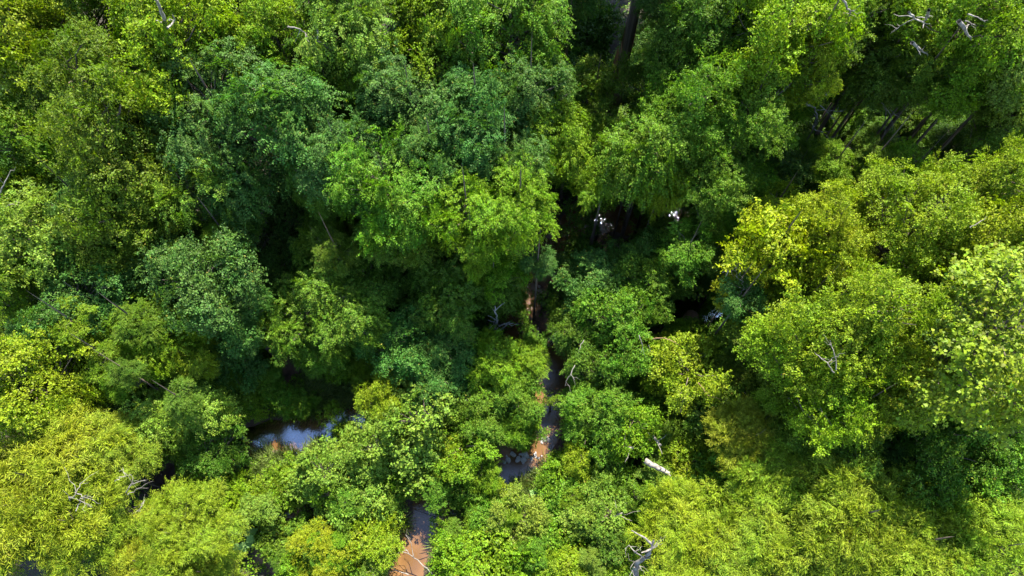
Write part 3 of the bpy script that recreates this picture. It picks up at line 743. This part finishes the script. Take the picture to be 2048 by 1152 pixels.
# trees added beyond the top edge, crowns out of view, to shade the floor
rs = random.Random(9)
for j in range(2):
    for i in range(13):
        x = -33 + 5.6 * i + rs.uniform(-1, 1); y = 36.5 + 5.2 * j + rs.uniform(-1, 1); zc = rs.uniform(11, 13)
        u = Vector((x, y, zc - CAM_H)); dep = u.y * math.sin(TILT) - u.z * math.cos(TILT)
        px = 1024 + FPX * u.x / dep; py = 576 - FPX * (u.y * math.cos(TILT) + u.z * math.sin(TILT)) / dep
        if py > -95: continue
        plant(px, py, rs.uniform(2.7, 3.3) * FPX / dep, zc, rs.choice('MOP'), rs.choice(['mid', 'green', 'lime', 'olive']),
              'tall tree added beyond the top edge to shade the wood', 'shade trees added beyond the top edge', 1.2)

for gx_, gy_ in [(1145, 60), (1200, 30), (1190, 110), (1700, 250), (1790, 240), (1870, 230), (1640, 230)]:  # more added trees, set towards the sun to darken these gaps
    g_, _ = at(gx_, gy_, 0); zc = rs.uniform(11.5, 13); q_ = g_ + Vector((sd.x, sd.y, 0)) / sd.z * zc
    u = Vector((q_.x, q_.y, zc - CAM_H)); dep = u.y * math.sin(TILT) - u.z * math.cos(TILT)
    px = 1024 + FPX * u.x / dep; py = 576 - FPX * (u.y * math.cos(TILT) + u.z * math.sin(TILT)) / dep
    plant(px, py, 3.2 * FPX / dep, zc, 'M', 'mid', 'tall tree added beyond the top edge to shade the wood', 'shade trees added beyond the top edge', 1.2)

# landmarks by which the many small plants are told apart
MARKS = [(1160, 435, 'glinting water'), (985, 670, 'grey forked snag'), (1110, 768, 'upper blue pool'), (575, 868, 'left-hand blue pool'), (1060, 912, 'white stones'), (835, 1080, 'bottom brown water'),
         (860, 860, 'round sunlit tree'), (1370, 750, 'vine-covered tree'), (1312, 934, 'thick white log'), (1285, 1120, 'bottom dead snag'), (1545, 490, 'golden tree'), (1690, 690, 'wide domed tree'),
         (1960, 690, 'large-leaved tree'), (1150, 120, 'black gap'), (1750, 240, 'branchy deep shade'), (560, 470, 'long dark hollow'), (410, 560, 'grey-green dome'), (940, 440, 'vivid lime-green tree'),
         (700, 65, 'palest sunlit crown'), (325, 30, 'pale top trunk'), (655, 1095, 'bright yellow shrub'), (1930, 60, 'thick white branch'), (60, 770, 'sunlit left-edge tree'), (1405, 612, 'small blue pool'),
         (100, 960, 'big left feathery tree'), (790, 450, 'tall streaked tree'), (1400, 1075, 'rounded feathery tree'), (482, 1076, 'huge-leaved plant'), (1255, 100, 'dark leaning trunk'), (290, 670, 'left lime-green tree'),
         (1680, 300, 'shaded sandy patch'), (20, 420, 'pale twiggy left-edge tree'), (1075, 565, 'muddy channel'), (1560, 80, 'top sunlit tree'), (640, 780, 'sedge patch'), (1310, 160, 'speckled tree')]
HUE = dict(yg='yellow-green', lime='lime-green', mid='mid green', blue='bluish green', dark='dark green', olive='olive', pale='pale green', gold='yellow', willow='light green', green='green')
USED = set()
def name_it(px, py, r, tint, what):
    x, y, m = min(MARKS, key=lambda k: math.hypot(k[0] - px, k[1] - py))
    d = math.hypot(px - x, py - y); a = math.degrees(math.atan2(y - py, px - x)) % 360
    way = ['to the right of', 'above right of', 'above', 'above left of', 'to the left of', 'below left of', 'below', 'below right of'][int((a + 22.5) // 45) % 8]
    far = 'close' if d < 70 else 'a little way' if d < 140 else 'well'
    t = '%s %s %s %s the %s' % (HUE[tint], what, far, way, m)
    if t in USED: return None
    USED.add(t); return t
# shrubs of the shaded understory: alike, dark, seen only in the gaps
rs = random.Random(21); n_under = 0
while n_under < 95:
    px, py = rs.uniform(-40, 2090), rs.uniform(10, 760)
    c, _ = at(px, py, .5)
    if bank(np.array([c.x]), np.array([c.y]))[0] < 2.3: continue
    if py > 560 and 400 < px < 1450: continue
    if (1100 < px < 1245 and py < 250) or (1630 < px < 1920 and 180 < py < 310) or (510 < px < 630 and 380 < py < 570): continue
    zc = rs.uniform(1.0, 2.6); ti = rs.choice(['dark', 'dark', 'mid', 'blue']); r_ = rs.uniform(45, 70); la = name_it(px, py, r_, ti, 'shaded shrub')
    if la is None: continue
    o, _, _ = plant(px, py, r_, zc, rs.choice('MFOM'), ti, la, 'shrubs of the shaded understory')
    o['category'] = 'shrub'; n_under += 1

n_under = 0
while n_under < 125:
    px, py = rs.uniform(200, 1500), rs.uniform(500, 870)
    c, _ = at(px, py, .5)
    if min(math.hypot(px - a_, py - b_) - r_ for a_, b_, r_ in CLEAR) < 26: continue
    ti = rs.choice(['mid', 'green', 'green', 'lime', 'blue']); r_ = rs.uniform(26, 46); la = name_it(px, py, r_, ti, 'crowded bush')  # lighter leaf tints put in to make up for the dim light here
    if la is None: continue
    o, _, _ = plant(px, py, r_, rs.uniform(.9, 2.3), rs.choice('MFPBM'), ti, la, 'bushes crowded along the shaded stream')
    o['category'] = 'shrub'; n_under += 1
n_under = 0
while n_under < 75:
    px, py = rs.uniform(380, 1480), rs.uniform(880, 1150)
    if min(math.hypot(px - a_, py - b_) - r_ for a_, b_, r_ in CLEAR) < 26: continue
    ti = rs.choice(['lime', 'green', 'pale', 'yg', 'mid', 'lime']); r_ = rs.uniform(20, 38); la = name_it(px, py, r_, ti, 'small leafy shrub')
    if la is None: continue
    o, _, _ = plant(px, py, r_, rs.uniform(.8, 2.6), rs.choice('BFVMT'), ti, la, 'small shrubs of the sunny thicket')
    o['category'] = 'shrub'; n_under += 1
# young trees and vines filling in between the big crowns
n_under = 0
while n_under < 130:
    px, py = rs.uniform(0, 2048), rs.uniform(40, 820)
    if 380 < px < 1480 and py > 560: continue
    if (1090 < px < 1260 and py < 260) or (1620 < px < 1930 and 170 < py < 320) or (500 < px < 640 and 370 < py < 580) or (1090 < px < 1330 and 380 < py < 480): continue
    zc = rs.uniform(5, 9) if py < 420 else rs.uniform(4, 8)
    right = px > 1500 and py > 330
    ti = rs.choice(['yg', 'olive', 'lime'] if right else ['mid', 'green', 'blue', 'olive', 'lime']); r_ = rs.uniform(35, 60); la = name_it(px, py, r_, ti, 'young tree')
    if la is None: continue
    o, _, _ = plant(px, py, r_, zc, rs.choice('MPOV'), ti, la, 'young trees between the big crowns')
    o['category'] = 'tree'; n_under += 1

# single big lobed leaves on the outside of the large-leaved trees
lp, lt = leaf_shape('lobed')
leaf_me = np_mesh("leaf", lp, lt, [("leafvar", 'FACE', np.full(len(lt), .5))]); leaf_me.materials.append(M_GLOSSY_LEAF)
for t, cr, C in BIG_LEAVED:
    top = [c for c in C if c[2] > -.15 and np.linalg.norm(c / np.array([1, 1, .85])) > .72]
    for k in range(150):
        c = Vector(top[k % len(top)]) * rs.uniform(1.02, 1.14)
        lf = link('leaf', leaf_me, t)
        p_ = cr.matrix_basis @ (c + Vector((rs.gauss(0, .07), rs.gauss(0, .07), rs.gauss(0.02, .03))))
        lf.location = p_; lf.rotation_euler = (rs.gauss(0, .45), rs.gauss(.1, .45), rs.uniform(0, 6.28))
        sc_ = rs.uniform(.10, .18); lf.scale = (sc_, sc_, sc_)
        v = rs.uniform(.8, 1.25); lf.color = (.125 * v, .185 * v, .010 * v, 1)

# ------------------------------------------------------------------ dead wood
def wander(a, b, n, amp, rg):
    a, b = Vector(a), Vector(b); o = []; L_ = (b - a).length
    for i in range(n + 1):
        t = i / n; e = math.sin(math.pi * t)
        o.append(a.lerp(b, t) + Vector((rg.gauss(0, 1), rg.gauss(0, 1), rg.gauss(0, 1))) * amp * L_ * e)
    return o
def branch(name, stems, label, cat, seed, mat=None, group=None, twigs=3, loose=.035):
    """stems: polylines of (photo px, py, height) with start radius; side twigs grow from them"""
    rg = random.Random(seed)
    p0 = at(*stems[0][0][0])[0]
    t = empty(name, p0)
    tag(t, label, cat, group)
    for si, (pl, r0) in enumerate(stems):
        q = [at(*p)[0] - p0 for p in pl]; line = []
        for a, b in zip(q[:-1], q[1:]): line += wander(a, b, 4, loose, rg)[:-1]
        line.append(q[-1])
        o = link('stem' if si == 0 else 'branch', tube_mesh("branch", [(line, r0 * .78, r0 * .25)], 6), t, mat or M_DEAD)
        tw = []
        for k in range(twigs):
            i = rg.randrange(len(line) // 3, len(line) - 1); s_ = line[i]; d_ = (line[i + 1] - line[i]).normalized()
            e_ = s_ + (d_ * rg.uniform(.5, 1) + Vector((rg.gauss(0, .6), rg.gauss(0, .6), rg.uniform(-.1, .5)))) * rg.uniform(.35, .9) * min(.3 + r0 * 14, 1.0)
            tw.append((wander(s_, e_, 4, .06, rg), r0 * .35, r0 * .12))
        for w_ in tw: link('twig', tube_mesh("twig", [w_], 4), o, mat or M_DEAD)
    return t
def fallen(px0, py0, px1, py1, z, r, label, seed, mat=None, group='fallen logs'):
    rg = random.Random(seed)
    a, _ = at(px0, py0, z); b, _ = at(px1, py1, z + .1); mid = a.lerp(b, .5); V, F = [], []
    line = wander(a - mid, b - mid, 7, .015, rg); tube(V, F, line, r, r * .75, 10)
    for v in V: v += Vector((rg.gauss(0, .06), rg.gauss(0, .06), rg.gauss(0, .06))) * r
    t = empty('fallen_log', mid); tag(t, label, 'log', group)
    me = np_mesh("log", np.array([tuple(v) for v in V]), np.array(F), smooth=True); link('bark', me, t, mat or M_DEAD)
    caps = []
    for e_, k in ((0, 0), (7, 70)):
        bm = bmesh.new(); vs = [bm.verts.new(V[k + i]) for i in range(10)]; c_ = bm.verts.new(sum((V[k + i] for i in range(10)), Vector()) / 10 * .98)
        for i in range(10): bm.faces.new((vs[i], vs[(i + 1) % 10], c_))
        m_ = bpy.data.meshes.new("cut_end"); bm.to_mesh(m_); bm.free(); link('cut_end', m_, t, M_LITTER)
    tw = []
    for k in range(3):
        s_ = line[rg.randrange(1, 7)]; tw.append((wander(s_, s_ + Vector((rg.gauss(0, .4), rg.gauss(0, .4), .25)), 3, .05, rg), r * .3, r * .15))
    for w_ in tw: link('branch_stub', tube_mesh("branch_stub", [w_], 5), t, mat or M_DEAD)

fallen(1290, 921, 1338, 948, 3.3, .14, 'thick white fallen log lying on the shrubs right of the stream', 1)
fallen(1306, 872, 1322, 892, 3.3, .07, 'short thin pale log above the thick white one', 2)
fallen(1247, 893, 1268, 896, 3.6, .07, 'short pale log left of the thick white one', 3)
fallen(1432, 1036, 1456, 1053, 3.4, .07, 'pale broken log right of the rounded feathery tree', 4)
fallen(1228, 1032, 1246, 1026, 3.2, .05, 'thin pale log in the whitish-leaved shrub', 5)
fallen(560, 1030, 582, 1026, .5, .12, 'grey weathered log on the bare patch of the lower middle', 6, M_GREYDEAD)

DB = 'bare dead branches'
branch('dead_snag', [([(1272, 1150, 3.6), (1275, 1125, 4.5), (1290, 1115, 5.2), (1302, 1098, 5.8), (1307, 1080, 6.2)], .17), ([(1277, 1138, 3.8), (1266, 1135, 4.6), (1266, 1150, 4.4)], .05),
     ([(1290, 1115, 5.2), (1270, 1105, 5.4), (1258, 1090, 5.5), (1250, 1098, 5.4)], .035), ([(1270, 1105, 5.4), (1285, 1092, 5.7)], .025), ([(1302, 1098, 5.8), (1316, 1091, 5.9)], .035), ([(1274, 1128, 4.4), (1292, 1148, 4.2)], .05)],
     'pale dead snag with a dark splintered top at the bottom edge', 'dead tree', 11)
branch('dead_snag', [([(980, 690, .2), (985, 672, 1.6), (990, 655, 2.8)], .16), ([(990, 655, 2.8), (993, 635, 4.2), (990, 612, 5.6)], .09), ([(988, 660, 2.6), (1003, 650, 3.4), (1020, 644, 3.8)], .07), ([(991, 645, 3.4), (976, 640, 4.2)], .04)],
     'grey forked snag standing on the bank left of the muddy channel', 'dead tree', 12, M_GREYDEAD)
branch('dead_branch', [([(868, 1150, .4), (840, 1125, .6), (818, 1108, .8), (800, 1100, .9), (772, 1108, .8)], .04), ([(818, 1108, .8), (802, 1085, 1.1)], .025), ([(828, 1116, .7), (822, 1085, 1.0), (812, 1070, 1.1)], .025), ([(818, 1150, .5), (790, 1140, .7), (770, 1125, .7)], .035)],
     'white forked dead branch leaning over the brown water at the bottom', 'branch', 13, None, DB, 2)
branch('dead_branch', [([(140, 1000, 8.6), (155, 978, 9.0), (170, 960, 8.8)], .03), ([(150, 985, 8.9), (170, 995, 9.0), (188, 992, 8.8)], .025), ([(152, 1022, 8.6), (160, 1000, 8.9), (175, 990, 9.0)], .025), ([(158, 1000, 8.9), (182, 1015, 8.7)], .02)],
     'tangle of white twigs on top of the large feathery tree', 'branch', 14, None, DB, 3, .1)
branch('dead_branch', [([(230, 962, 7.3), (252, 952, 7.6), (245, 935, 7.5)], .025), ([(252, 985, 7.0), (262, 968, 7.5), (290, 960, 7.2)], .025), ([(256, 988, 7.0), (272, 978, 7.3), (297, 976, 7.0)], .022), ([(258, 976, 7.2), (266, 956, 7.4), (258, 948, 7.4)], .018)],
     'arching white twigs at the right rim of the large feathery tree', 'branch', 15, None, DB, 2, .1)
branch('dead_branch', [([(268, 1030, 4.6), (280, 1018, 5.0), (290, 1000, 4.8)], .03), ([(285, 1040, 4.4), (296, 1030, 4.8), (302, 1020, 4.6)], .025), ([(272, 1022, 4.8), (300, 1024, 4.6)], .02)],
     'brown crossing twigs in the dark gap between the left feathery trees', 'branch', 16, M_GREYDEAD, DB, 3, .08)
branch('dead_branch', [([(1612, 208, 9.5), (1628, 214, 9.0), (1634, 228, 8.3), (1630, 245, 7.4), (1623, 265, 6.5)], .075), ([(1612, 208, 9.5), (1640, 190, 9.8), (1656, 189, 9.8)], .04), ([(1628, 258, 6.8), (1645, 265, 6.6), (1664, 282, 6.0)], .04), ([(1634, 220, 8.6), (1660, 222, 8.8), (1686, 222, 8.8)], .03), ([(1640, 210, 9.0), (1672, 242, 8.2)], .03)],
     'grey bare branch at the left side of the deep shade', 'branch', 17, None, DB, 3)
branch('dead_branch', [([(1764, 205, 9.0), (1772, 222, 8.2), (1769, 245, 7.2), (1772, 262, 6.5)], .05), ([(1770, 212, 8.8), (1782, 235, 8.0), (1785, 262, 7.0)], .045), ([(1776, 216, 8.6), (1795, 232, 8.2), (1805, 242, 8.0)], .03)],
     'fork of hanging bare twigs under the tree in the middle of the deep shade', 'branch', 18, None, DB, 3)
branch('dead_branch', [([(1858, 188, 10.0), (1857, 200, 9.6), (1872, 212, 9.2), (1880, 217, 9.0)], .045), ([(1857, 200, 9.6), (1840, 210, 9.6), (1822, 209, 9.6)], .035), ([(1857, 200, 9.6), (1878, 203, 9.6)], .03)],
     'three-pronged grey branch at the right of the deep shade', 'branch', 19, None, DB, 2)
branch('dead_branch', [([(1918, 42, 15.5), (1930, 60, 15), (1942, 80, 14.2)], .13), ([(1935, 28, 15.8), (1955, 34, 15.6), (1970, 44, 15.3)], .04), ([(1930, 42, 15.5), (1950, 49, 15.2)], .03)],
     'thick white broken branch near the top right corner', 'branch', 20, None, DB, 2)
branch('dead_branch', [([(1858, 20, 15.5), (1852, 36, 14.6), (1846, 50, 13.8)], .09), ([(1818, 24, 15), (1830, 38, 14.4), (1845, 45, 14)], .07), ([(1830, 38, 14.4), (1800, 52, 13.8), (1780, 68, 13)], .03)],
     'grey forked limb at the top right, left of the thick white branch', 'branch', 21, M_GREYDEAD, DB, 3)
branch('dead_branch', [([(1824, 85, 13.5), (1836, 95, 13), (1856, 112, 12.2)], .10), ([(1836, 95, 13), (1838, 108, 12.4)], .04)],
     'blue-grey broken stump of a limb below the forked limb at the top right', 'branch', 22, M_GREYDEAD, DB, 2)
branch('dead_branch', [([(1684, -5, 16.5), (1692, 10, 16), (1700, 22, 15.4), (1698, 34, 15)], .07), ([(1700, 22, 15.4), (1712, 20, 15.6)], .03), ([(1698, 28, 15.2), (1686, 25, 15.2)], .03)],
     'pale bare branch at the top edge in the dark olive tree', 'branch', 23, None, DB, 2)
branch('dead_branch', [([(634, 60, 14.5), (634, 82, 13.8), (624, 92, 13.5)], .06), ([(634, 82, 13.8), (648, 88, 13.6), (651, 92, 13.5)], .05), ([(575, 53, 14.6), (600, 58, 14.4), (618, 75, 13.8)], .05), ([(634, 82, 13.8), (632, 104, 13)], .03)],
     'white clawed dead branch in the green tree near the top left', 'branch', 24, None, DB, 3)
branch('dead_branch', [([(1445, 545, 8.6), (1465, 540, 9.0), (1490, 542, 9.0)], .03), ([(1452, 552, 8.6), (1470, 536, 9.0), (1478, 525, 9.0)], .025), ([(1478, 600, 7.6), (1488, 575, 8.2), (1470, 550, 8.8)], .03)],
     'white bare twigs beside the thin golden spray', 'branch', 25, None, DB, 4, .1)
branch('dead_branch', [([(1092, 526, 1.6), (1106, 542, 1.4), (1122, 556, 1.2)], .035), ([(1106, 542, 1.4), (1109, 520, 2.0)], .02)],
     'thin white branch fallen across the muddy channel', 'branch', 26, None, DB, 1)
branch('bare_vine', [([(1306, 678, 6.6), (1330, 676, 7.0), (1348, 684, 6.8), (1358, 690, 6.2)], .035)],
     'arching reddish bare vine stem at the top of the vine-covered tree', 'branch', 27, M_LITTER, 'bare vine stems', 1)
branch('bare_vine', [([(1278, 670, 6.4), (1283, 685, 6.2), (1287, 705, 5.6), (1292, 720, 5.0)], .03), ([(1297, 690, 6.2), (1302, 705, 5.8)], .02)],
     'pale dangling vine stem left of the vine-covered tree', 'branch', 28, None, 'bare vine stems', 1)
branch('bare_vine', [([(1168, 680, 5), (1158, 700, 4.8), (1156, 712, 4.6)], .025)],
     'short pale twig in the dark bush above the upper blue pool', 'branch', 29, None, 'bare vine stems', 1)
branch('dead_branch', [([(1150, 730, 4.6), (1142, 748, 4.5), (1132, 762, 4.2), (1130, 772, 4)], .03), ([(1142, 748, 4.5), (1150, 760, 4.4)], .02)],
     'reddish bare branch beside the upper blue pool', 'branch', 30, None, DB, 2)
branch('bare_vine', [([(1236, 790, 3.6), (1248, 803, 3.6), (1258, 815, 3.4)], .035)],
     'thin grey stem slanting between two green bushes right of the stream', 'branch', 31, None, 'bare vine stems', 1)
branch('bare_vine', [([(1396, 765, 6.0), (1415, 790, 5.8), (1445, 800, 5.4)], .022), ([(1362, 825, 5), (1366, 800, 5.5), (1376, 785, 5.8)], .02)],
     'thin brown stems hanging down the vine-covered tree', 'branch', 32, M_LITTER, 'bare vine stems', 2)
branch('dead_branch', [([(1668, 745, 11.4), (1655, 725, 11.8), (1632, 708, 11.6)], .035), ([(1672, 740, 11.4), (1668, 705, 12), (1660, 680, 12)], .03)],
     'bare inner twigs of the wide domed tree', 'branch', 33, None, DB, 4)
branch('dead_branch', [([(1940, 455, 13.4), (1958, 445, 13.6), (1970, 438, 13.6)], .03)],
     'short bare twig in the sunlit tree at the right edge', 'branch', 34, None, DB, 1)
branch('dead_branch', [([(0, 395, 10.5), (8, 370, 11), (20, 345, 11.4)], .05), ([(0, 418, 10), (25, 408, 10.4), (40, 410, 10.3)], .03)],
     'bare twigs at the left edge in the pale twiggy tree', 'branch', 35, None, DB, 2)
branch('dead_tree', [([(338, 66, 13.6), (330, 48, 14.6), (322, 24, 16), (310, -6, 17.6)], .16), ([(335, 56, 15.2), (350, 40, 15), (344, 28, 16)], .06)],
     'pale bare trunk at the top edge in the bright yellow-green tree', 'dead tree', 36, M_GREYDEAD, None, 1, .02)

# ------------------------------------------------------------------ stones, litter and the broad-leaved plant
def stone_mesh(seed):
    rg = random.Random(seed); bm = bmesh.new(); bmesh.ops.create_icosphere(bm, subdivisions=2, radius=1)
    k = [(Vector((rg.gauss(0, 1), rg.gauss(0, 1), rg.gauss(0, 1))).normalized(), rg.uniform(.5, .85)) for _ in range(7)]
    for v in bm.verts:
        for d_, r_ in k:
            e_ = v.co.dot(d_)
            if e_ > r_: v.co -= d_ * (e_ - r_)
        v.co.z *= .6
    me = bpy.data.meshes.new("stone"); bm.to_mesh(me); bm.free(); me.materials.append(M_STONE); return me
STONES = [stone_mesh(i) for i in range(5)]
rs = random.Random(4)
for cx, cy, sx, sy, k in [(1063, 914, 22, 8, 18), (1045, 922, 8, 6, 6), (1010, 915, 5, 14, 7), (994, 940, 6, 6, 5), (1088, 884, 6, 10, 5), (1072, 838, 8, 5, 4), (985, 965, 8, 5, 3)]:
    for i in range(k):
        c, _ = at(cx + rs.gauss(0, sx * .6), cy + rs.gauss(0, sy * .6), WZ)
        o = link('stone', STONES[rs.randrange(5)])
        s_ = rs.uniform(.05, .17) ; o.scale = (s_ * rs.uniform(.8, 1.4), s_, s_ * rs.uniform(.7, 1)); o.rotation_euler = (rs.gauss(0, .2), rs.gauss(0, .2), rs.uniform(0, 6.28))
        gz = float(height(np.array([c.x]), np.array([c.y]))[0])
        o.location = (c.x, c.y, max(gz, WZ) + s_ * .15)
        tag(o, 'white stone breaking the water at the shallow riffle', 'stone', 'white stones of the riffle')

hp, ht = leaf_shape('heart')
big_me = np_mesh("leaf", hp, ht, [("leafvar", 'FACE', np.full(len(ht), .5))]); big_me.materials.append(M_LEAF)
for cx, cy, lab in [(482, 1076, 'plant with huge pale heart-shaped leaves at the lower left'), (1085, 1000, 'plant with broad pale leaves right of the grassy bank')]:
    c, _ = at(cx, cy, .7); t = empty('broad_leaved_plant', (c.x, c.y, float(height(np.array([c.x]), np.array([c.y]))[0])))
    tag(t, lab, 'plant')
    st = []
    for k in range(9):
        a = k * 2.4 + rs.uniform(-.3, .3); r_ = rs.uniform(.1, .38); z_ = 1.0 + rs.uniform(-.2, .3)
        st.append(([(0, 0, 0), (r_ * .3 * math.cos(a), r_ * .3 * math.sin(a), z_ * .6), (r_ * math.cos(a), r_ * math.sin(a), z_)], .014, .007))
        lf = link('leaf', big_me, t); lf.location = (r_ * math.cos(a), r_ * math.sin(a), z_); s_ = rs.uniform(.4, .62)
        lf.scale = (s_, s_, s_); lf.rotation_euler = (rs.gauss(0, .2), rs.uniform(.0, .4), a); lf.color = (.12, .19, .05, 1)
    sm = link('stalks', tube_mesh("stalk", st, 4), t, M_GRASS); sm.color = (.1, .14, .04, 1)
